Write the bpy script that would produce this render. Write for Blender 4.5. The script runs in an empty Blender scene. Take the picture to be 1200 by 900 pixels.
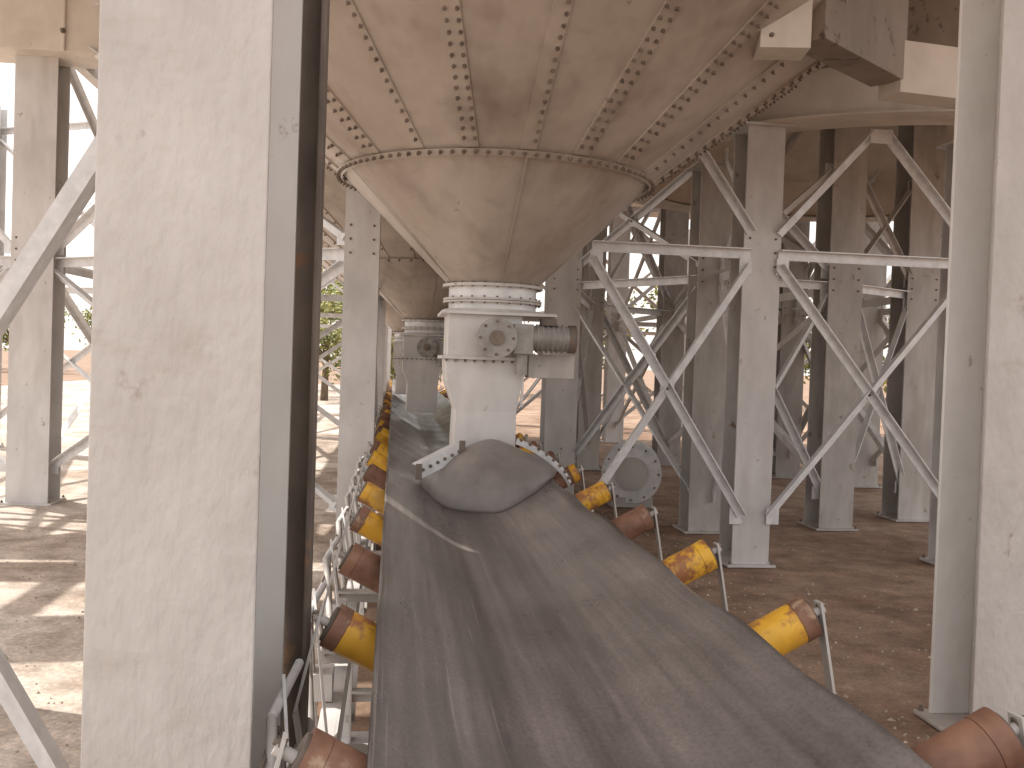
import bpy, math, random
from mathutils import Vector, Matrix
random.seed(7)
S=bpy.context.scene
# ------------------------------------------------------------------ materials
def mat(name,c1,c2,rough=.6,metal=0.0,scale=3.0,stretch=(1,1,1),bump=0,rust=None,rust_amt=.0,rust_scale=6,spec=.4,dirt=None,dirt_amt=0.,det=3,rw=.08,smudge=None):
    m=bpy.data.materials.new(name); m.use_nodes=True
    nt=m.node_tree; N=nt.nodes; L=nt.links
    b=N['Principled BSDF']; b.inputs['Roughness'].default_value=rough; b.inputs['Metallic'].default_value=metal
    b.inputs['Specular IOR Level'].default_value=spec
    tc=N.new('ShaderNodeTexCoord'); mp=N.new('ShaderNodeMapping'); mp.inputs['Scale'].default_value=stretch
    L.new(tc.outputs['Object'],mp.inputs['Vector'])
    n=N.new('ShaderNodeTexNoise'); n.inputs['Scale'].default_value=scale; n.inputs['Detail'].default_value=det; n.inputs['Roughness'].default_value=.65
    L.new(mp.outputs[0],n.inputs['Vector'])
    cr=N.new('ShaderNodeValToRGB'); cr.color_ramp.elements[0].position=.32; cr.color_ramp.elements[1].position=.68
    cr.color_ramp.elements[0].color=(*c1,1); cr.color_ramp.elements[1].color=(*c2,1)
    L.new(n.outputs['Fac'],cr.inputs['Fac']); out=cr.outputs['Color']
    def layer(out,col,amt,sc,strv,width=.08,det=5,loc=(3.1,7.7,1.3)):
        mp2=N.new('ShaderNodeMapping'); mp2.inputs['Scale'].default_value=strv; mp2.inputs['Location'].default_value=loc
        L.new(tc.outputs['Object'],mp2.inputs['Vector'])
        n2=N.new('ShaderNodeTexNoise'); n2.inputs['Scale'].default_value=sc; n2.inputs['Detail'].default_value=det; n2.inputs['Roughness'].default_value=.7
        L.new(mp2.outputs[0],n2.inputs['Vector'])
        r2=N.new('ShaderNodeValToRGB'); t=.74-amt*.3
        r2.color_ramp.elements[0].position=t; r2.color_ramp.elements[1].position=min(1,t+width)
        r2.color_ramp.elements[0].color=(0,0,0,1); r2.color_ramp.elements[1].color=(1,1,1,1)
        L.new(n2.outputs['Fac'],r2.inputs['Fac'])
        mx=N.new('ShaderNodeMix'); mx.data_type='RGBA'
        L.new(r2.outputs['Color'],mx.inputs[0]); L.new(out,mx.inputs[6]); mx.inputs[7].default_value=(*col,1)
        return mx.outputs[2]
    if dirt: out=layer(out,dirt,dirt_amt,2.2,(1,1,.2),.32,3)
    if smudge: out=layer(out,smudge,.55,3.2,(.6,1,2.2),.22,6,(9.2,1.1,4.4))
    if rust: out=layer(out,rust,rust_amt,rust_scale,(1,1,.8),rw)
    L.new(out,b.inputs['Base Color'])
    if bump:
        n3=N.new('ShaderNodeTexNoise'); n3.inputs['Scale'].default_value=scale*9; n3.inputs['Detail'].default_value=2
        L.new(mp.outputs[0],n3.inputs['Vector'])
        bp=N.new('ShaderNodeBump'); bp.inputs['Strength'].default_value=bump; bp.inputs['Distance'].default_value=.01
        L.new(n3.outputs['Fac'],bp.inputs['Height']); L.new(bp.outputs[0],b.inputs['Normal'])
    return m
M={}
M['paint']=mat('painted_steel',(.58,.56,.545),(.74,.72,.705),.5,0,3,(1,1,.5),rust=(.30,.23,.18),rust_amt=.32,rust_scale=11,dirt=(.45,.40,.36),dirt_amt=.7)
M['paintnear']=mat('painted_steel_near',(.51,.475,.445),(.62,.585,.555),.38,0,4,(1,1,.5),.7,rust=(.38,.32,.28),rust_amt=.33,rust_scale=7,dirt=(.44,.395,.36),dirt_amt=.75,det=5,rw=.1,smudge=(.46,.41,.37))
M['paintlight']=mat('painted_steel_lit',(.76,.73,.69),(.86,.84,.81),.45,0,5,(1,1,.5),rust=(.5,.43,.38),rust_amt=.3,rust_scale=9,dirt=(.62,.56,.50),dirt_amt=.5)  # lightened copy of the column paint: brightness of the rear flanges put into colour
M['galv']=mat('galvanised_steel',(.64,.64,.645),(.82,.82,.825),.42,.15,9,(1,1,1),dirt=(.44,.40,.37),dirt_amt=.4)
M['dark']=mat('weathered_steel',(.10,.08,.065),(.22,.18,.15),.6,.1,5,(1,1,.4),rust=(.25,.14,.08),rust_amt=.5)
M['brown']=mat('brown_shaded_paint',(.20,.155,.12),(.32,.255,.205),.55,0,2,(1,1,.4),rust=(.12,.08,.06),rust_amt=.5)  # brown tone puts shade into the turned beam face and the upper ring
M['mid']=mat('old_grey_paint',(.42,.395,.37),(.60,.57,.54),.55,0,4,(1,1,.4),rust=(.24,.16,.11),rust_amt=.36,rust_scale=9,dirt=(.36,.30,.25),dirt_amt=.6)
M['hopper']=mat('hopper_paint',(.375,.315,.262),(.51,.44,.38),.32,0,1.6,(1,1,.45),.12,rust=(.23,.17,.13),rust_amt=.29,rust_scale=6,dirt=(.27,.21,.17),dirt_amt=.9,det=4,smudge=(.32,.26,.21))
M['bolt']=mat('bolt_steel',(.15,.115,.09),(.27,.215,.175),.5,.2,12,(1,1,1),det=1)
M['beam']=mat('beige_beam_paint',(.60,.53,.45),(.74,.67,.59),.5,0,2,(1,1,1),rust=(.32,.22,.15),rust_amt=.3,dirt=(.48,.40,.32),dirt_amt=.6)
M['rust']=mat('rusty_roller',(.15,.075,.05),(.30,.155,.10),.55,.1,9,(1,1,1),rust=(.42,.29,.20),rust_amt=.55)
M['yellow']=mat('yellow_roller_paint',(.64,.32,.03),(.82,.47,.05),.42,0,7,(1,1,1),rust=(.33,.14,.06),rust_amt=.82,rust_scale=6,dirt=(.45,.30,.12),dirt_amt=.6)
M['rubber']=mat('rubber_hood',(.20,.178,.166),(.285,.258,.242),.42,0,4,(1,1,1),.1,dirt=(.33,.30,.275),dirt_amt=.6)
M['deck']=mat('deck_underside',(.46,.42,.38),(.56,.52,.48),.7,0,2,(1,1,1),det=1)
M['motor']=mat('motor_grey',(.28,.265,.25),(.42,.40,.38),.45,.1,10,(1,1,1))
M['bark']=mat('bark',(.10,.07,.05),(.2,.15,.1),.9,0,8,(1,1,.3))
M['grit']=mat('spilled_grit',(.30,.24,.19),(.55,.47,.39),.9,0,30,(1,1,1),det=1)
def ramp_(N,L,n,p0,p1,c0,c1):
    r=N.new('ShaderNodeValToRGB'); r.color_ramp.elements[0].position=p0; r.color_ramp.elements[1].position=p1
    r.color_ramp.elements[0].color=(*c0,1); r.color_ramp.elements[1].color=(*c1,1); L.new(n.outputs['Fac'],r.inputs['Fac']); return r
def belt_mat():
    m=bpy.data.materials.new('belt_rubber'); m.use_nodes=True; nt=m.node_tree;N=nt.nodes;L=nt.links;b=N['Principled BSDF']
    tc=N.new('ShaderNodeTexCoord')
    def nz(sc,st,det=5,loc=(0,0,0)):
        mp=N.new('ShaderNodeMapping'); mp.inputs['Scale'].default_value=st; mp.inputs['Location'].default_value=loc; L.new(tc.outputs['Object'],mp.inputs['Vector'])
        n=N.new('ShaderNodeTexNoise'); n.inputs['Scale'].default_value=sc; n.inputs['Detail'].default_value=det; n.inputs['Roughness'].default_value=.6
        L.new(mp.outputs[0],n.inputs['Vector']); return n
    ramp=lambda *a: ramp_(N,L,*a)
    a=nz(6,(1,.02,.3),2,(2.3,0,0)); c=nz(34,(1,.02,1),4); d=nz(3.2,(1,.55,1),6); g=nz(90,(1,.7,1),3)
    o=ramp(a,.38,.62,(.118,.104,.099),(.235,.210,.200)).outputs[0]
    for r in (ramp(c,.36,.64,(.84,.84,.84),(1.1,1.09,1.09)),ramp(d,.32,.68,(.72,.71,.70),(1.24,1.22,1.2)),ramp(g,.3,.7,(.82,.82,.82),(1.16,1.16,1.16))):
        m1=N.new('ShaderNodeMix'); m1.data_type='RGBA'; m1.blend_type='MULTIPLY'; m1.inputs[0].default_value=1
        L.new(o,m1.inputs[6]); L.new(r.outputs[0],m1.inputs[7]); o=m1.outputs[2]
    e=nz(60,(1,.006,.2),2); r4=ramp(e,.67,.71,(0,0,0),(1,1,1))
    m3=N.new('ShaderNodeMix'); m3.data_type='RGBA'; mm=N.new('ShaderNodeMath'); mm.operation='MULTIPLY'; mm.inputs[1].default_value=.4
    L.new(r4.outputs[0],mm.inputs[0]); L.new(mm.outputs[0],m3.inputs[0]); L.new(o,m3.inputs[6]); m3.inputs[7].default_value=(.42,.38,.35,1)
    L.new(m3.outputs[2],b.inputs['Base Color'])
    r5=ramp(d,.3,.7,(.24,)*3,(.48,)*3); L.new(r5.outputs[0],b.inputs['Roughness'])
    bp=N.new('ShaderNodeBump'); bp.inputs['Strength'].default_value=.15; bp.inputs['Distance'].default_value=.003; L.new(g.outputs['Fac'],bp.inputs['Height']); L.new(bp.outputs[0],b.inputs['Normal'])
    return m
M['belt']=belt_mat()
def ground_mat(name,ca,cb):
    m=bpy.data.materials.new(name); m.use_nodes=True; nt=m.node_tree;N=nt.nodes;L=nt.links;b=N['Principled BSDF']; b.inputs['Roughness'].default_value=.9
    tc=N.new('ShaderNodeTexCoord')
    def nz(sc,det=5,ro=.65):
        n=N.new('ShaderNodeTexNoise'); n.inputs['Scale'].default_value=sc; n.inputs['Detail'].default_value=det; n.inputs['Roughness'].default_value=ro; L.new(tc.outputs['Object'],n.inputs['Vector']); return n
    ramp=lambda *a: ramp_(N,L,*a)
    a=nz(.6); c=nz(3.5); d=nz(40,3)
    r1=ramp(a,.38,.62,ca,cb); r2=ramp(c,.35,.65,(.62,.60,.58),(1.12,1.12,1.12)); r3=ramp(d,.4,.75,(.80,.80,.80),(1.28,1.25,1.2))
    o=r1.outputs[0]
    for r in (r2,r3):
        x=N.new('ShaderNodeMix'); x.data_type='RGBA'; x.blend_type='MULTIPLY'; x.inputs[0].default_value=1; L.new(o,x.inputs[6]); L.new(r.outputs[0],x.inputs[7]); o=x.outputs[2]
    L.new(o,b.inputs['Base Color'])
    return m
M['ground']=ground_mat('brown_dirt',(.26,.155,.10),(.44,.31,.225))
M['slab']=ground_mat('sun_pale_concrete',(.48,.38,.31),(.80,.72,.65))  # pale colour carries the brightness of ground in the sun
def leaf_mat():
    m=bpy.data.materials.new('leaves'); m.use_nodes=True; nt=m.node_tree;N=nt.nodes;L=nt.links;b=N['Principled BSDF']; b.inputs['Roughness'].default_value=.6
    tc=N.new('ShaderNodeTexCoord'); n=N.new('ShaderNodeTexNoise'); n.inputs['Scale'].default_value=1.3; n.inputs['Detail'].default_value=1; L.new(tc.outputs['Object'],n.inputs['Vector'])
    r=ramp_(N,L,n,.35,.65,(.12,.16,.04),(.38,.34,.08)); L.new(r.outputs[0],b.inputs['Base Color'])
    return m
M['leaf']=leaf_mat()
# ------------------------------------------------------------------ mesh builder
class MB:
    def __init__(s): s.v=[];s.f=[];s.m=[];s.mats=[];s.sm=[]
    def mi(s,k):
        if k not in s.mats: s.mats.append(k)
        return s.mats.index(k)
    def add(s,vs,fs,k,smooth=False):
        o=len(s.v); s.v+= [tuple(v) for v in vs]; i=s.mi(k)
        for f in fs: s.f.append(tuple(o+a for a in f)); s.m.append(i); s.sm.append(smooth)
    def box(s,x0,x1,y0,y1,z0,z1,k):
        vs=[(x,y,z) for z in (z0,z1) for y in (y0,y1) for x in (x0,x1)]
        s.add(vs,[(0,2,3,1),(4,5,7,6),(0,1,5,4),(2,6,7,3),(0,4,6,2),(1,3,7,5)],k)
    def prism(s,pts,z0,z1,k):
        n=len(pts); vs=[(x,y,z0) for x,y in pts]+[(x,y,z1) for x,y in pts]
        s.add(vs,[tuple(range(n))[::-1],tuple(range(n,2*n))]+[(i,(i+1)%n,n+(i+1)%n,n+i) for i in range(n)],k)
    def frame(s,p,q,up=(0,0,1)):
        p=Vector(p);q=Vector(q);d=(q-p).normalized();u=Vector(up)
        if abs(d.dot(u))>.98: u=Vector((0,1,0))
        a=d.cross(u).normalized(); b=a.cross(d).normalized(); return p,q,a,b
    def bar(s,p,q,w,h,k,oa=0,ob=0,up=(0,0,1)):
        p,q,a,b=s.frame(p,q,up)
        vs=[c+a*(oa+i*w/2)+b*(ob+j*h/2) for c in (p,q) for j in (-1,1) for i in (-1,1)]
        s.add(vs,[(0,2,3,1),(4,5,7,6),(0,1,5,4),(2,6,7,3),(0,4,6,2),(1,3,7,5)],k)
    def angle(s,p,q,w,k,t=.009,up=(0,0,1)):
        s.bar(p,q,t,w,k,0,0,up); s.bar(p,q,w-t,t,k,w/2+.0005,w/2-t/2,up)
    def cyl(s,p,q,r,k,n=20,r2=None,caps=True,smooth=True):
        p,q,a,b=s.frame(p,q); r2=r if r2 is None else r2
        vs=[p+(a*math.cos(2*math.pi*i/n)+b*math.sin(2*math.pi*i/n))*r for i in range(n)]+[q+(a*math.cos(2*math.pi*i/n)+b*math.sin(2*math.pi*i/n))*r2 for i in range(n)]
        s.add(vs,[(i,(i+1)%n,n+(i+1)%n,n+i) for i in range(n)],k,smooth)
        if caps:
            s.add(vs[:n],[tuple(range(n))[::-1]],k); s.add(vs[n:],[tuple(range(n))],k)
    def bolt(s,p,nrm,r,k='bolt'):
        n=Vector(nrm).normalized(); p=Vector(p); s.cyl(p-n*.002,p+n*r*.8,r,k,6,r*.85,True,False); s.cyl(p+n*r*.7,p+n*r*1.6,r*.5,k,6,None,True,False)
    def rev(s,cx,cy,prof,k,n=64,a0=0,a1=2*math.pi,smooth=True):
        full=abs(a1-a0-2*math.pi)<1e-6; c=n if full else n+1
        vs=[];
        for (r,z) in prof:
            for i in range(c):
                a=a0+(a1-a0)*i/n; vs.append((cx+r*math.cos(a),cy+r*math.sin(a),z))
        fs=[]
        for j in range(len(prof)-1):
            for i in range(n): fs.append((j*c+i,j*c+(i+1)%c,(j+1)*c+(i+1)%c,(j+1)*c+i))
        s.add(vs,fs,k,smooth)
    def obj(s,name,parent=None,bevel=0):
        me=bpy.data.meshes.new(name); me.from_pydata(s.v,[],s.f)
        for k in s.mats: me.materials.append(M[k])
        me.polygons.foreach_set('material_index',s.m); me.polygons.foreach_set('use_smooth',s.sm); me.update()
        o=bpy.data.objects.new(name,me); S.collection.objects.link(o)
        if parent: o.parent=parent
        if bevel:
            md=o.modifiers.new('b','BEVEL'); md.width=bevel; md.segments=2; md.limit_method='ANGLE'; md.angle_limit=math.radians(50)
        return o
def empty(name):
    o=bpy.data.objects.new(name,None); S.collection.objects.link(o); return o
# ------------------------------------------------------------------ ground
g=MB(); g.add([(-400,-300,0),(400,-300,0),(400,600,0),(-400,600,0)],[(0,1,2,3)],'ground'); g.obj('ground')
g=MB(); g.box(-16,-.32,-4,60,-.1,.006,'slab'); g.obj('sunlit_pavement')  # added pale slab, sun brightness painted into the left ground
rg=random.Random(11); g=MB()
for i in range(3400):
    if i<2200: x=1.25+abs(rg.gauss(0,1.1)); y=rg.uniform(1,14)
    else: x=-.35-abs(rg.gauss(0,1.4)); y=rg.uniform(2.5,14)
    z=.006 if x<0 else 0; s_=rg.uniform(.005,.015)*(1.8 if rg.random()<.08 else 1)
    a=rg.uniform(0,6.28); vs=[(x+s_*math.cos(a+k*2.09),y+s_*math.sin(a+k*2.09),z) for k in range(3)]+[(x+rg.uniform(-.3,.3)*s_,y,z+s_*rg.uniform(.6,1.1))]
    g.add(vs,[(0,1,3),(1,2,3),(2,0,3)],'grit')
g.obj('spilled_grit')
# ------------------------------------------------------------------ columns
DECK=5.6
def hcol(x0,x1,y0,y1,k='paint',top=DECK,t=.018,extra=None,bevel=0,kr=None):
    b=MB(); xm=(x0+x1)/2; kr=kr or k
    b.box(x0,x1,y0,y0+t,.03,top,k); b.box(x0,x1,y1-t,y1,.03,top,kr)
    b.box(xm-t/2,xm+t/2,y0+t,y1-t,.03,top,k)
    b.box(x0-.05,x1+.05,y0-.05,y1+.05,.007,.03,k)
    for x in (x0-.025,x1+.025):
        for y in (y0-.025,y1+.025): b.bolt((x,y,.03),(0,0,1),.018)
    if not bevel:
        for zz in (2.6,2.72,2.84):
            for x in (x0+.05,x1-.05): b.bolt((x,y0,zz),(0,-1,0),.012)
    if top<DECK: b.box(x0-.06,x1+.06,y0-.06,y1+.06,top,top+.02,k)
    if extra: extra(b)
    return b.obj('steel_column',None,bevel)
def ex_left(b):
    b.box(-.292,-.215,2.872,2.888,.02,DECK,'dark'); b.box(-.231,-.215,2.79,2.871,.02,DECK,'dark')  # added strip beside the column, shade put into its dark colour
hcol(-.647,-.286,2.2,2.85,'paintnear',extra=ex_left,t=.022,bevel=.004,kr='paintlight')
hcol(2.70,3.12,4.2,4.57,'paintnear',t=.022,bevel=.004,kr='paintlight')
hcol(-.455,-.155,8.6,8.95)
hcol(2.95,3.28,8.15,8.5,kr='mid',top=3.80)
hcol(3.07,3.45,9.8,10.15,'mid',top=3.80)
hcol(4.62,5.0,10.1,10.5,'mid')
hcol(5.9,6.3,10.8,11.2,'mid')
hcol(4.95,5.3,8.15,8.5,'paint',top=3.8)
hcol(1.82,2.2,11.6,12.0)
hcol(3.0,3.35,15.6,15.95,'mid')
hcol(4.6,5.0,16.6,17.0,'mid')
hcol(6.1,6.5,15.0,15.4,'mid')
hcol(6.9,7.3,14.0,14.4,'mid')
hcol(7.6,8.0,11.5,11.9,'mid')
hcol(-4.05,-3.62,10.95,11.35)
hcol(-3.7,-3.4,15.2,15.6)
hcol(-.455,-.155,15.3,15.6)
hcol(-.455,-.155,22,22.3)
hcol(-3.8,-3.4,22,22.3)
for (x,y) in [(2.4,21),(4.9,21.5),(7.4,21),(9.6,20.5),(2.6,27),(5.2,27),(8,27),(11,27),(-3.6,30),(-.3,30),(10,15.5),(11.5,20),(13.5,27)]:
    hcol(x-.2,x+.2,y-.2,y+.2,random.choice(['paint','mid']))
# ------------------------------------------------------------------ bracing
def xbrace(p,q,z0,z1,k='galv',w=.07,tie=True,tk=None):
    b=MB(); x0,y0=p;x1,y1=q
    b.angle((x0,y0,z0),(x1,y1,z1),w,k)
    d=Vector((y1-y0,-(x1-x0),0)).normalized()*.025
    if d.y>0: d=-d
    b.angle((x0+d.x,y0+d.y,z1),(x1+d.x,y1+d.y,z0),w,k)
    if tie: b.angle((x0,y0,z1+.1),(x1,y1,z1+.1),w*1.2,tk or k)
    c=Vector(((x0+x1)/2,(y0+y1)/2,(z0+z1)/2)); b.bar(c+d*.6-Vector((0,0,.06)),c+d*.6+Vector((0,0,.06)),.12,.008,k,up=(d.x,d.y,0)); b.bolt(c+d*1.2,d,.014)
    for (xx,yy) in (p,q):
        for zz in (z0,z1):
            s=1 if xx==x0 else -1
            u=Vector((x1-x0,y1-y0,0)).normalized()*s*.04
            c=Vector((xx,yy,zz))+u+d*.3
            b.bar(c-Vector((0,0,.07)),c+Vector((0,0,.07)),.11,.008,k,up=(d.x,d.y,0))
    return b.obj('cross_brace')
def vbrace(p,q,z0,z1,k='galv',w=.07):
    b=MB(); m=((p[0]+q[0])/2,(p[1]+q[1])/2)
    b.angle((*p,z0),(m[0]-.04,m[1],z1),w,k); b.angle((m[0]+.04,m[1],z1),(*q,z0),w,k); b.bar((m[0],m[1]-.05,z1-.1),(m[0],m[1]-.05,z1+.02),.2,.01,k,up=(0,1,0))
    return b.obj('chevron_brace')
xbrace((1.62,8.13),(3.0,8.13),.45,2.6); xbrace((3.25,8.13),(4.98,8.13),.45,2.6)
vbrace((3.25,8.13),(4.98,8.13),2.88,3.80); vbrace((1.62,8.13),(3.0,8.13),2.88,3.80)
for (a,c) in [((3.4,10),(4.65,10.2)),((4.95,10.3),(5.95,10.9)),((3.26,8.5),(3.3,9.8)),((2.1,11.8),(3.2,10.1)),((6.2,11),(7.7,11.7))]:
    k=random.choice(['galv','mid','paint']); xbrace(a,c,.4,2.55,k,.07); xbrace(a,c,2.8,3.9,random.choice(['galv','mid']),.07,tie=False)
for (a,c) in [((3.3,15.8),(4.7,16.7)),((4.9,16.7),(6.2,15.3)),((6.4,15.2),(7.0,14.3)),((7.2,14.3),(10,15.4)),((4.9,10.5),(4.8,16.6)),((6.2,11.2),(6.3,15)),((2.1,12),(3.1,15.6)),((7.8,11.9),(7.2,14)),
              ((2.4,21),(4.9,21.5)),((4.9,21.5),(7.4,21)),((7.4,21),(9.6,20.5)),((2.6,27),(5.2,27)),((5.2,27),(8,27)),((8,27),(11,27)),((4.8,17),(4.9,21.3)),((6.3,15.4),(7.4,20.8)),((10,15.5),(9.6,20.3)),((3.2,16),(2.4,20.8))]:
    k=random.choice(['galv','mid','paint']); xbrace(a,c,.4,2.55,k,.08); xbrace(a,c,2.8,5.1,random.choice(['galv','mid']),.08)
for (a,c) in [((-3.62,11.1),(-.45,8.75)),((-6.3,11.4),(-4.1,11.15)),((-3.85,11.35),(-3.55,15.2)),((-3.4,15.4),(-.45,15.45)),((-.3,8.95),(-.3,15.3)),((-3.4,22.1),(-.45,22.1)),((-3.6,15.6),(-3.6,22)),((-3.6,22.3),(-3.6,30)),((-3.6,30),(-.3,30)),((-6.4,11.6),(-6.6,17)),((-6.6,17.2),(-3.6,15.6))]:
    xbrace(a,c,.4,2.5,'galv',.08); xbrace(a,c,2.75,5.1,'galv',.08)
hcol(-6.6,-6.2,11.2,11.6); hcol(-6.8,-6.5,17,17.3)
b=MB(); b.bar((-3.05,5.25,.0),(-.45,5.25,4.55),.09,.16,'galv',up=(0,1,0)); b.obj('diagonal_brace')
b=MB(); b.angle((-.74,3.1,0.02),(-3.0,3.3,3.8),.075,'galv',t=.012,up=(0,1,0)); b.obj('diagonal_brace')
b=MB(); b.box(-6.9,-2.6,10.7,11.3,4.75,5.5,'beam')
for x in (-4.75,-3.5): b.box(x,x+.03,10.66,10.699,4.75,5.5,'beam'); b.bolt((x+.015,10.66,4.95),(0,-1,0),.03); b.bolt((x+.015,10.66,5.3),(0,-1,0),.03)
b.obj('box_beam',None,.01)
# ------------------------------------------------------------------ shade deck (added overhead; gaps shaped to cast sun patches on ground and belt)
b=MB(); X1=8.0; YE=25; b.box(-3.08,X1,7.6,YE,DECK,DECK+.2,'deck'); b.box(-2.5,X1,6.95,7.6,DECK,DECK+.2,'deck'); b.box(-3.08,X1,1.6,6.95,DECK,DECK+.2,'deck')
b.prism([(-3.08,6.95),(-2.57,6.95),(-3.08,7.43)],DECK,DECK+.03,'deck'); b.prism([(-3.0,7.6),(-2.5,7.0),(-2.5,7.6)],DECK,DECK+.03,'deck'); b.prism([(-3.08,7.52),(-3.0,7.6),(-3.08,7.6)],DECK,DECK+.03,'deck')  # plates leave a diagonal slot, shaped to throw a sun streak on the belt
y=1.6; rd=random.Random(5)
while y<YE:
    w=rd.uniform(.3,.9); b.box(-4.3,-3.09,y,y+w,DECK+.03,DECK+.15,'deck'); y+=w+rd.uniform(.2,.7)
y=2.0
while y<12.5:
    w=rd.uniform(.5,1.2); a=rd.uniform(-.3,.3); x0=-7.2+rd.uniform(0,1.4)
    b.prism([(x0,y),(-4.46,y+a),(-4.46,y+a+w),(x0,y+w*.8)],DECK+.03,DECK+.12,'deck'); y+=w+rd.uniform(.5,1.1)
b.box(-4.45,-4.301,1.6,YE,DECK-.1,DECK+.2,'deck'); b.box(-5.9,-5.7,2,12.5,DECK-.1,DECK+.02,'deck')
b.obj('shade_deck')
# ------------------------------------------------------------------ hoppers
half=[(0,.778),(.12,.779),(.165,.785),(.21,.802),(.30,.850),(.40,.903),(.50,.957),(.515,.965)]
def beltz(x):
    u=abs(x-.52)
    for (a,za),(c,zc) in zip(half,half[1:]):
        if u<=c: return za+(zc-za)*(u-a)/(c-a)
    return .965+(u-.515)*.53
def hopper(cx,cy,detail=True):
    E=empty('silo_hopper')
    r0,z0=.32,2.24; r1,z1=1.07,2.97; r2,z2=2.3,3.91
    b=MB()
    b.rev(cx,cy,[(r0,z0),(r1,z1)],'hopper',96)
    b.rev(cx,cy,[(r1+.006,z1-.035),(r1+.045,z1-.002)],'hopper',96)
    b.rev(cx,cy,[(r1+.012,z1+.002),(r2,z2)],'hopper',96)
    b.rev(cx,cy,[(r2,z2),(r2,DECK)],'hopper',96)
    b.rev(cx,cy,[(r2,z2+.0),(r2+.04,z2+.01),(r2+.04,z2+.08),(r2,z2+.08)],'hopper',96,smooth=False)
    b.obj('cone',E)
    b=MB(); NP=20
    off=math.radians(-90-14); al=math.atan2(z2-z1,r2-r1); sn,cs=math.sin(al),math.cos(al)
    for i in range(NP):
        a=off+2*math.pi*i/NP; ca,sa=math.cos(a),math.sin(a)
        n=Vector((ca*sn,sa*sn,-cs)); t=Vector((-sa,ca,0))
        P=lambda r,z:Vector((cx+r*ca,cy+r*sa,z))
        p=P(r1+.03,z1+.015)+n*.002; q=P(r2-.02,z2-.02)+n*.002
        b.bar(p,q,.10,.014,'hopper',up=n)
        Lg=(q-p).length; st=.068 if detail else .15; c=int(Lg/st)
        for j in range(1,c):
            for sd in ((-.032,.032) if (detail and i%3!=1) else (.028,)):
                b.bolt(p.lerp(q,j/c)+n*.007+t*sd+t*random.uniform(-.003,.003),n,.0135)
        if i%4==1:
            n=Vector((ca*.707,sa*.707,-.707)); p=P(r0,z0)+n*.001; q=P(r1,z1-.03)+n*.001; b.bar(p,q,.012,.004,'hopper',up=n)
    st=.072 if detail else .15
    rr,zz=r1+.028,z1-.016
    c=int(2*math.pi*rr/st)
    for i in range(c):
        a=2*math.pi*i/c; n=Vector((math.cos(a)*.66,math.sin(a)*.66,-.75)); b.bolt(Vector((cx+rr*math.cos(a),cy+rr*math.sin(a),zz))+n*.002,n,.0145)
    b.obj('seams_and_bolts',E)
    b=MB()
    b.rev(cx,cy,[(.31,2.26),(.31,2.05)],'galv',48)
    for z,t,r in ((2.225,.02,.355),(2.13,.014,.35),(2.112,.014,.35),(2.05,.02,.345)):
        b.rev(cx,cy,[(.3,z-t/2),(r,z-t/2),(r,z+t/2),(.3,z+t/2)],'mid',48,smooth=False)
    for i in range(24):
        a=2*math.pi*i/24; p=(cx+.335*math.cos(a),cy+.335*math.sin(a)); b.cyl((p[0],p[1],2.095),(p[0],p[1],2.148),.008,'bolt',6)
        b.cyl((p[0],p[1],2.208),(p[0],p[1],2.245),.009,'bolt',6)
    b.obj('outlet_spool',E)
    x=cx-.06; b=MB()
    b.box(x-.31,x+.47,cy-.36,cy+.36,2.018,2.038,'paint')
    b.box(x-.26,x+.24,cy-.30,cy+.30,1.735,2.017,'paint')
    b.box(x-.30,x+.27,cy-.34,cy+.34,1.712,1.734,'paint')
    def frus(xa,xb,ya,yb,za,xc,xd,yc,yd,zb,k):
        vs=[(xa,ya,za),(xb,ya,za),(xb,yb,za),(xa,yb,za),(xc,yc,zb),(xd,yc,zb),(xd,yd,zb),(xc,yd,zb)]
        b.add(vs,[(0,1,5,4),(1,2,6,5),(2,3,7,6),(3,0,4,7)],k)
    frus(x-.27,x+.25,cy-.31,cy+.31,1.711,x-.26,x+.25,cy-.31,cy+.3,1.56,'paint')
    frus(x-.26,x+.25,cy-.31,cy+.3,1.56,x-.19,x+.22,cy-.3,cy+.28,1.36,'paint')
    frus(x-.19,x+.22,cy-.3,cy+.28,1.36,x-.20,x+.22,cy-.32,cy+.28,.98,'paint')
    for i in range(9): b.bolt((x-.27+i*.064,cy-.325,1.712),(0,0,-1),.012)
    b.box(x+.245,x+.26,cy-.345,cy-.311,1.40,1.70,'paint')
    b.obj('discharge_chute',E)
    b=MB()
    yy=cy-.36
    b.cyl((x+.05,yy-.12,1.86),(x+.05,cy-.3,1.86),.115,'motor',28); b.cyl((x+.05,yy-.15,1.86),(x+.05,yy-.12,1.86),.135,'motor',28)
    for i in range(8):
        a=i*math.pi/4; b.bolt((x+.05+.11*math.cos(a),yy-.15,1.86+.11*math.sin(a)),(0,-1,0),.012)
    b.cyl((x+.05,yy-.17,1.86),(x+.05,yy-.15,1.86),.05,'bolt',16)
    b.box(x+.17,x+.30,yy-.1,yy+.1,1.76,1.96,'motor')
    b.cyl((x+.30,yy,1.87),(x+.55,yy,1.87),.085,'motor',24); b.cyl((x+.55,yy,1.87),(x+.60,yy,1.87),.095,'dark',24)
    for i in range(6): b.cyl((x+.33+i*.035,yy,1.87),(x+.338+i*.035,yy,1.87),.096,'motor',24)
    b.box(x+.36,x+.46,yy-.06,yy+.06,1.955,2.005,'dark')
    b.cyl((x+.235,yy-.02,1.77),(x+.235,yy-.02,1.62),.04,'motor',16); b.box(x+.3,x+.62,yy+.1,yy+.3,1.60,1.76,'mid')
    b.bar((x+.24,yy+.2,1.68),(x+.5,yy+.2,1.68),.05,.05,'mid')
    b.obj('gate_actuator',E,.004)
    if not detail: return E
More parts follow.
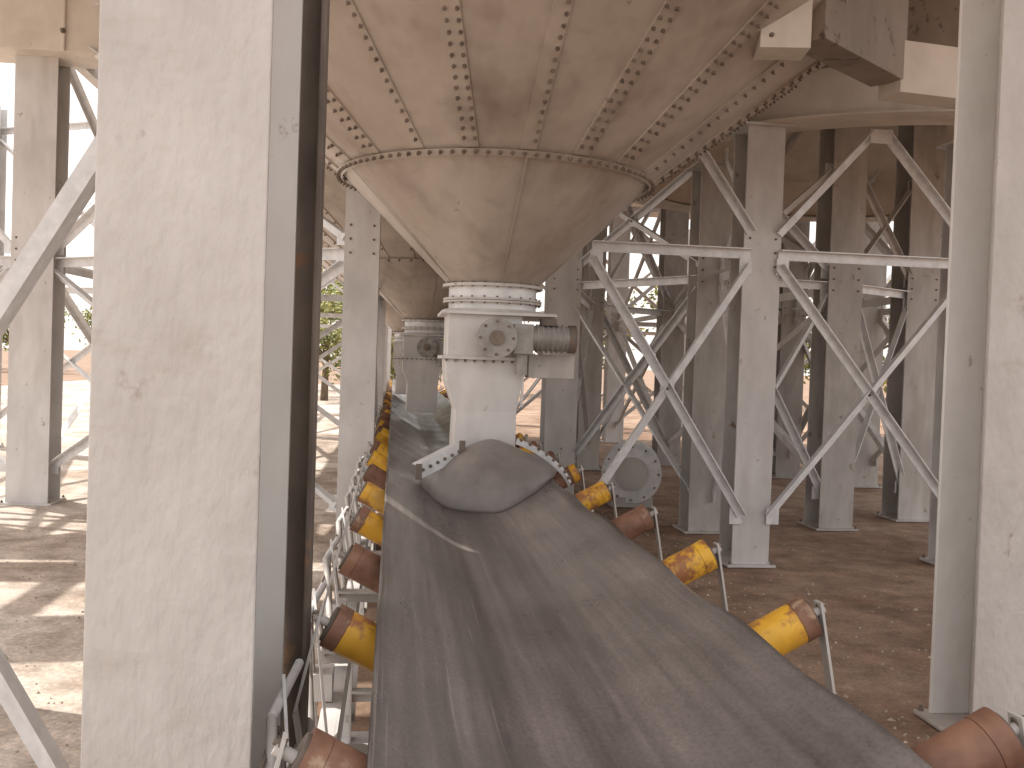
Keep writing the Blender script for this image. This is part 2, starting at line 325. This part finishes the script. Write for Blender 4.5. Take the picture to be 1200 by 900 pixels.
    b=MB(); n,mm=48,20; hx,hy=cx-.02,cy-.24; A,B=.46,.72
    vs=[];fs=[]
    for j in range(mm+1):
        t=j/mm; ph=t*math.pi/2
        sc=.42+.58*max(0,math.cos(ph))**.9
        for i in range(n+1):
            th=math.pi+math.pi*i/n; s0=abs(math.sin(th))**.8
            xx=hx+A*sc*math.cos(th); yy2=hy-B*(.30+.70*math.cos(ph))*s0
            zb=beltz(hx+A*math.cos(th))-.012
            zt=1.185-.10*abs(math.cos(th))**2
            vs.append((xx,yy2,zb+(zt-zb)*math.sin(ph)**1.15))
    for j in range(mm):
        for i in range(n): a=j*(n+1)+i; fs.append((a,a+1,a+n+2,a+n+1))
    b.add(vs,fs,'rubber',True)
    o=b.obj('rubber_apron',E); md=o.modifiers.new('s','SOLIDIFY'); md.thickness=.006
    b=MB()
    def clamp(pts,w,k='galv'):
        for p,q in zip(pts,pts[1:]): b.bar(p,q,.014,w,k)
    cl=[(hx-.20,hy-.32,1.12),(hx-.48,hy-.44,.985)]
    clamp(cl,.10); b.bar(cl[0],cl[1],.06,.012,'galv',.036,.045)
    p,q=map(Vector,cl)
    for i in range(6):
        c=p.lerp(q,(i+.5)/6); nn=(q-p).cross(Vector((0,0,1))).normalized()
        if nn.y>0: nn=-nn
        b.bolt(c+nn*.007,nn,.013)
    b.bar(q+Vector((0,-.01,-.05)),q+Vector((0,-.01,.05)),.04,.02,'dark')
    b.bar(p+Vector((0,-.01,-.04)),p+Vector((0,-.01,.06)),.04,.02,'dark')
    pts=[]
    for i in range(9):
        t=i/8; pts.append(Vector((hx+.18+.31*math.sin(t*1.45),hy-.14-.36*t,1.17-.24*t**1.2)))
    for p,q in zip(pts,pts[1:]): b.bar(p,q,.012,.04,'galv'); b.bolt((p+q)/2+Vector((.0,-.008,.02)),(-.3,-.8,.5),.013)
    b.obj('skirt_clamps',E,.002)
    return E
hopper(.68,6.95); hopper(.44,13.6,False); hopper(.3,20.3,False)
# neighbouring silo: ring girder standing on the columns
SX,SY=5.1,10.3
b=MB(); b.rev(SX,SY,[(2.9,3.84),(2.9,4.25)],'beam',120); b.rev(SX,SY,[(2.95,4.25),(2.95,DECK)],'brown',120); b.rev(SX,SY,[(2.9,4.25),(2.95,4.25)],'brown',120)
b.rev(SX,SY,[(2.6,3.84),(2.6,4.6)],'beam',120); b.rev(SX,SY,[(2.6,4.3),(.8,4.9)],'beam',96)
b.rev(SX,SY,[(2.55,3.822),(3.0,3.822),(3.0,3.84),(2.55,3.84)],'beam',120,smooth=False)
b.obj('silo_ring_girder')
b=MB()
b.bar((2.06,5.62,4.05),(2.345,5.57,4.05),.24,.96,'beam'); b.bar((2.35,5.59,4.10),(3.22,6.27,4.10),.24,.9,'brown'); b.bar((3.23,6.27,3.74),(5.6,6.6,3.74),.24,.34,'beam')
for i in range(6): b.bolt((2.10,5.492,3.64+i*.12),(0,-1,0),.016)
b.obj('ring_beam',None,.008)
# ------------------------------------------------------------------ conveyor
E=empty('belt_conveyor')
BL=38
cx=.52
ctrl=[(cx-u-(.03 if u>.25 else 0),z+(.012 if u>.25 else 0)) for u,z in reversed(half)]+[(cx+u,z) for u,z in half[1:]]
ys=[-.8+i*.12 for i in range(int(BL/.12))]
b=MB(); vs=[];fs=[]; n=len(ctrl)
for y in ys:
    sag=-.006+.006*math.cos(2*math.pi*(y-1.83)/.93)
    ew=.006*math.sin(y*3.1+.7)+.004*math.sin(y*7.3)
    for i,(x,z) in enumerate(ctrl):
        vs.append((x,y,z+sag+ (ew if i in (0,n-1) else 0)))
    for i,(x,z) in reversed(list(enumerate(ctrl))):
        vs.append((x,y,z-.014+sag+(ew if i in (0,n-1) else 0)))
m=2*n
for j in range(len(ys)-1):
    for i in range(m):
        a=j*m+i; c=j*m+(i+1)%m; fs.append((a,c,c+m,a+m))
b.add(vs,fs,'belt',True); o=b.obj('belt',E)
b=MB(); b.box(.05,.97,-.8,BL-1,.30,.312,'belt'); b.obj('return_belt',E)
b=MB(); r=MB()
SP=.93
idx=0; yi=1.83-SP*3
an=math.radians(28.2)
pr_right=['rust','yellow','rust','rust','yellow','yellow','rust','yellow','rust','rust','yellow','rust']
pr_left =['yellow','rust','rust','rust','yellow','rust','yellow','yellow','rust','yellow','yellow','yellow']
while yi<34:
    rr=.062
    r.cyl((cx-.17,yi+.09,.688),(cx+.17,yi+.09,.688),rr,'rust',20)
    for s in (-1,1):
        st_=Vector((cx+s*(.19+.086*math.sin(an)),yi,.792-.086*math.cos(an)))
        d=Vector((s*math.cos(an),0,math.sin(an)))
        Lr=.56 if s>0 else .50
        q=st_+d*Lr; p=st_
        k=(pr_right if s>0 else pr_left)[idx%12]
        k2='yellow' if (k=='yellow' or (idx*7+s)%3==0) else 'rust'
        if k=='yellow' and idx%2==0: k2='rust'
        m1=p+d*Lr*.92
        r.cyl(p,m1,rr,k,24); r.cyl(m1+d*.001,q,rr+.0015,k2,24); r.cyl(q,q+d*.008,rr*.82,'dark',20); r.cyl(q,q+d*.05,.013,'mid',10)
        e=q+d*.03
        g1=Vector((cx+s*(.80 if s>0 else .76),yi-.02,.72)); f2=Vector((cx+s*.74,yi,.585))
        b.bar(e+Vector((0,0,.03)),g1,.05,.008,'mid',up=(s,0,.6)); b.bar(g1,f2,.05,.008,'mid',up=(s,0,.3))
        b.bolt(e+Vector((0,0,.012)),(s,0,.5),.014)
        b.bar((cx+s*.2,yi,.60),(cx+s*.2,yi,.70),.05,.008,'galv',up=(1,0,0))
    b.angle((cx-.76,yi,.585),(cx+.76,yi,.585),.06,'mid')
    idx+=1; yi+=SP
r.obj('idler_rollers',E); b.obj('idler_brackets',E)
b=MB()
for s in (-1,1):
    x=cx+s*.66
    b.box(x-.004,x+.004,-.8,BL-1,.41,.545,'paint'); 
    xx0,xx1=(x-.06,x-.0045) if s<0 else (x+.0045,x+.06)
    b.box(xx0,xx1,-.8,BL-1,.537,.545,'paint'); b.box(xx0,xx1,-.8,BL-1,.41,.418,'paint')
    y=.6
    while y<34:
        b.angle((x,y,0),(x,y,.409),.08,'paint'); b.bar((x,y,.1),(x,y+.6,.4),.04,.008,'mid'); b.box(x-.09,x+.09,y-.08,y+.1,0.008,.02,'paint'); y+=SP*2
y=.6
while y<34: b.angle((cx-.66,y,.22),(cx+.66,y,.22),.06,'paint'); b.cyl((0,y+.5,.255),(1.02,y+.5,.255),.045,'rust',16); y+=SP*2
b.obj('stringer_frame',E)
b=MB(); y=1.83-SP-.35
while y<30:
    x=cx-.74
    b.bar((x-.0,y,.41),(x-.03,y,.84),.06,.008,'mid',up=(1,0,0)); b.bar((x+.06,y-.42,.56),(x-.03,y+.1,.88),.04,.008,'galv',up=(1,0,0))
    b.cyl((x+.02,y-.52,.60),(x-.04,y-.06,.84),.013,'mid',8); b.cyl((x-.04,y-.06,.84),(x-.01,y+.30,.86),.013,'galv',8)
    b.box(x-.05,x+.05,y-.05,y+.07,.55,.64,'paint'); b.bolt((x-.03,y-.03,.8),(-.3,-1,0),.013)
    y+=SP
b.cyl((cx-.78,-.8,.79),(cx-.78,34,.79),.006,'dark',6)
b.obj('idler_guard_rail',E)
# ------------------------------------------------------------------ drum
b=MB(); c=Vector((3.0,12.0,.42)); d=Vector((-.25,-1,0)).normalized()
b.cyl(c,c+d*.5,.30,'galv',36); b.cyl(c+d*.5,c+d*.53,.36,'galv',36); b.cyl(c+d*.531,c+d*.56,.2,'mid',30); b.cyl(c-d*.03,c-d*.001,.36,'galv',36)
for i in range(12):
    a=i*math.pi/6; t=Vector((0,0,1)); s=d.cross(t); b.bolt(c+d*.53+(t*math.cos(a)+s*math.sin(a))*.32,d,.016)
b.box(2.65,3.15,11.5,11.9,0.01,.13,'mid')
b.obj('flanged_drum')
# ------------------------------------------------------------------ trees
def tree_mesh(seed,H=7,R=3.2,N=3600):
    rnd=random.Random(seed); b=MB()
    b.cyl((0,0,0),(.1,.05,H*.45),.22,'bark',10,.13)
    cl=[]
    for i in range(10):
        a=rnd.uniform(0,6.28); rr=rnd.uniform(.3,1)*R*.8; z=rnd.uniform(.25,.95)*H
        e=Vector((rr*math.cos(a),rr*math.sin(a),z)); b.cyl((.08,.04,H*rnd.uniform(.25,.43)),e,.09,'bark',7,.025); cl.append((e,rnd.uniform(.6,1.2)))
        for _ in range(3): cl.append((e+Vector((rnd.gauss(0,.7),rnd.gauss(0,.7),rnd.gauss(0,.5))),rnd.uniform(.35,.8)))
    for i in range(N):
        e,s=rnd.choice(cl); p=e+Vector((rnd.gauss(0,1),rnd.gauss(0,1),rnd.gauss(0,.75)))*s*.55
        u=Vector((rnd.gauss(0,1),rnd.gauss(0,1),rnd.gauss(0,1))).normalized(); v=u.orthogonal().normalized(); z=rnd.uniform(.08,.17)
        b.add([p-u*z,p+v*z*.5,p+u*z,p-v*z*.5],[(0,1,2,3)],'leaf')
    return b
T=[tree_mesh(1).obj('tree'),tree_mesh(2,6,3.6).obj('tree'),tree_mesh(3,5,2.8).obj('tree')]
T[0].location=(-1,46,0);T[1].location=(4,52,0);T[2].location=(-15.5,30,0)
for i,(x,y,s) in enumerate([(-6,50,1),(-27,40,1),(9,50,1),(15,46,1.1),(21,42,1),(26,36,1.1),(0,60,1.3),(28,26,1),(1.5,43,.6),(-.6,41,.6),(-18,72,1.2),(-24,66,1),(-30,74,1.3),(-36,60,1.1),(-12,70,1.1),(-2.6,38,.7),(-5.2,42,.8)]):
    o=bpy.data.objects.new('tree',T[i%3].data); o.location=(x,y,0); o.scale=(s,s,s); o.rotation_euler=(0,0,i*1.3); S.collection.objects.link(o)
# ------------------------------------------------------------------ light
az=Vector((-.8,.6)); el=math.radians(52)
w=bpy.data.worlds.new('World'); S.world=w; w.use_nodes=True; nt=w.node_tree
sk=nt.nodes.new('ShaderNodeTexSky'); sk.sky_type='NISHITA'; sk.sun_disc=False; sk.sun_elevation=el; sk.sun_rotation=math.atan2(az.x,az.y)%(2*math.pi); sk.dust_density=5; sk.ozone_density=.5
mx=nt.nodes.new('ShaderNodeMix'); mx.data_type='RGBA'; mx.inputs[0].default_value=.6; mx.inputs[7].default_value=(13.5,12.8,12.2,1)
nt.links.new(sk.outputs[0],mx.inputs[6]); nt.links.new(mx.outputs[2],nt.nodes['Background'].inputs[0]); nt.nodes['Background'].inputs[1].default_value=.15
l=bpy.data.lights.new('sun','SUN'); l.energy=5; l.angle=math.radians(.5); l.color=(1,.95,.87)
o=bpy.data.objects.new('sun',l); S.collection.objects.link(o)
dr=Vector((az.x*math.cos(el),az.y*math.cos(el),math.sin(el))); o.rotation_euler=dr.to_track_quat('Z','Y').to_euler(); o.location=(-20,15,30)
# ------------------------------------------------------------------ camera
cam=bpy.data.cameras.new('camera'); co=bpy.data.objects.new('camera',cam); S.collection.objects.link(co); S.camera=co
cam.sensor_width=36; cam.lens=34.5; cam.clip_end=1500; cam.clip_start=.05
ya=math.radians(6.9); pi_=math.radians(1.25); ro=math.radians(2.0)
F=Vector((math.sin(ya)*math.cos(pi_),math.cos(ya)*math.cos(pi_),-math.sin(pi_)))
R=F.cross(Vector((0,0,1))).normalized(); U=R.cross(F)
cu=U*math.cos(ro)-R*math.sin(ro); crr=R*math.cos(ro)+U*math.sin(ro)
mt=Matrix((crr,cu,-F)).transposed().to_4x4(); mt.translation=Vector((0,0,1.7)); co.matrix_world=mt
S.view_settings.view_transform='Standard'; S.view_settings.look='None'; S.view_settings.exposure=0
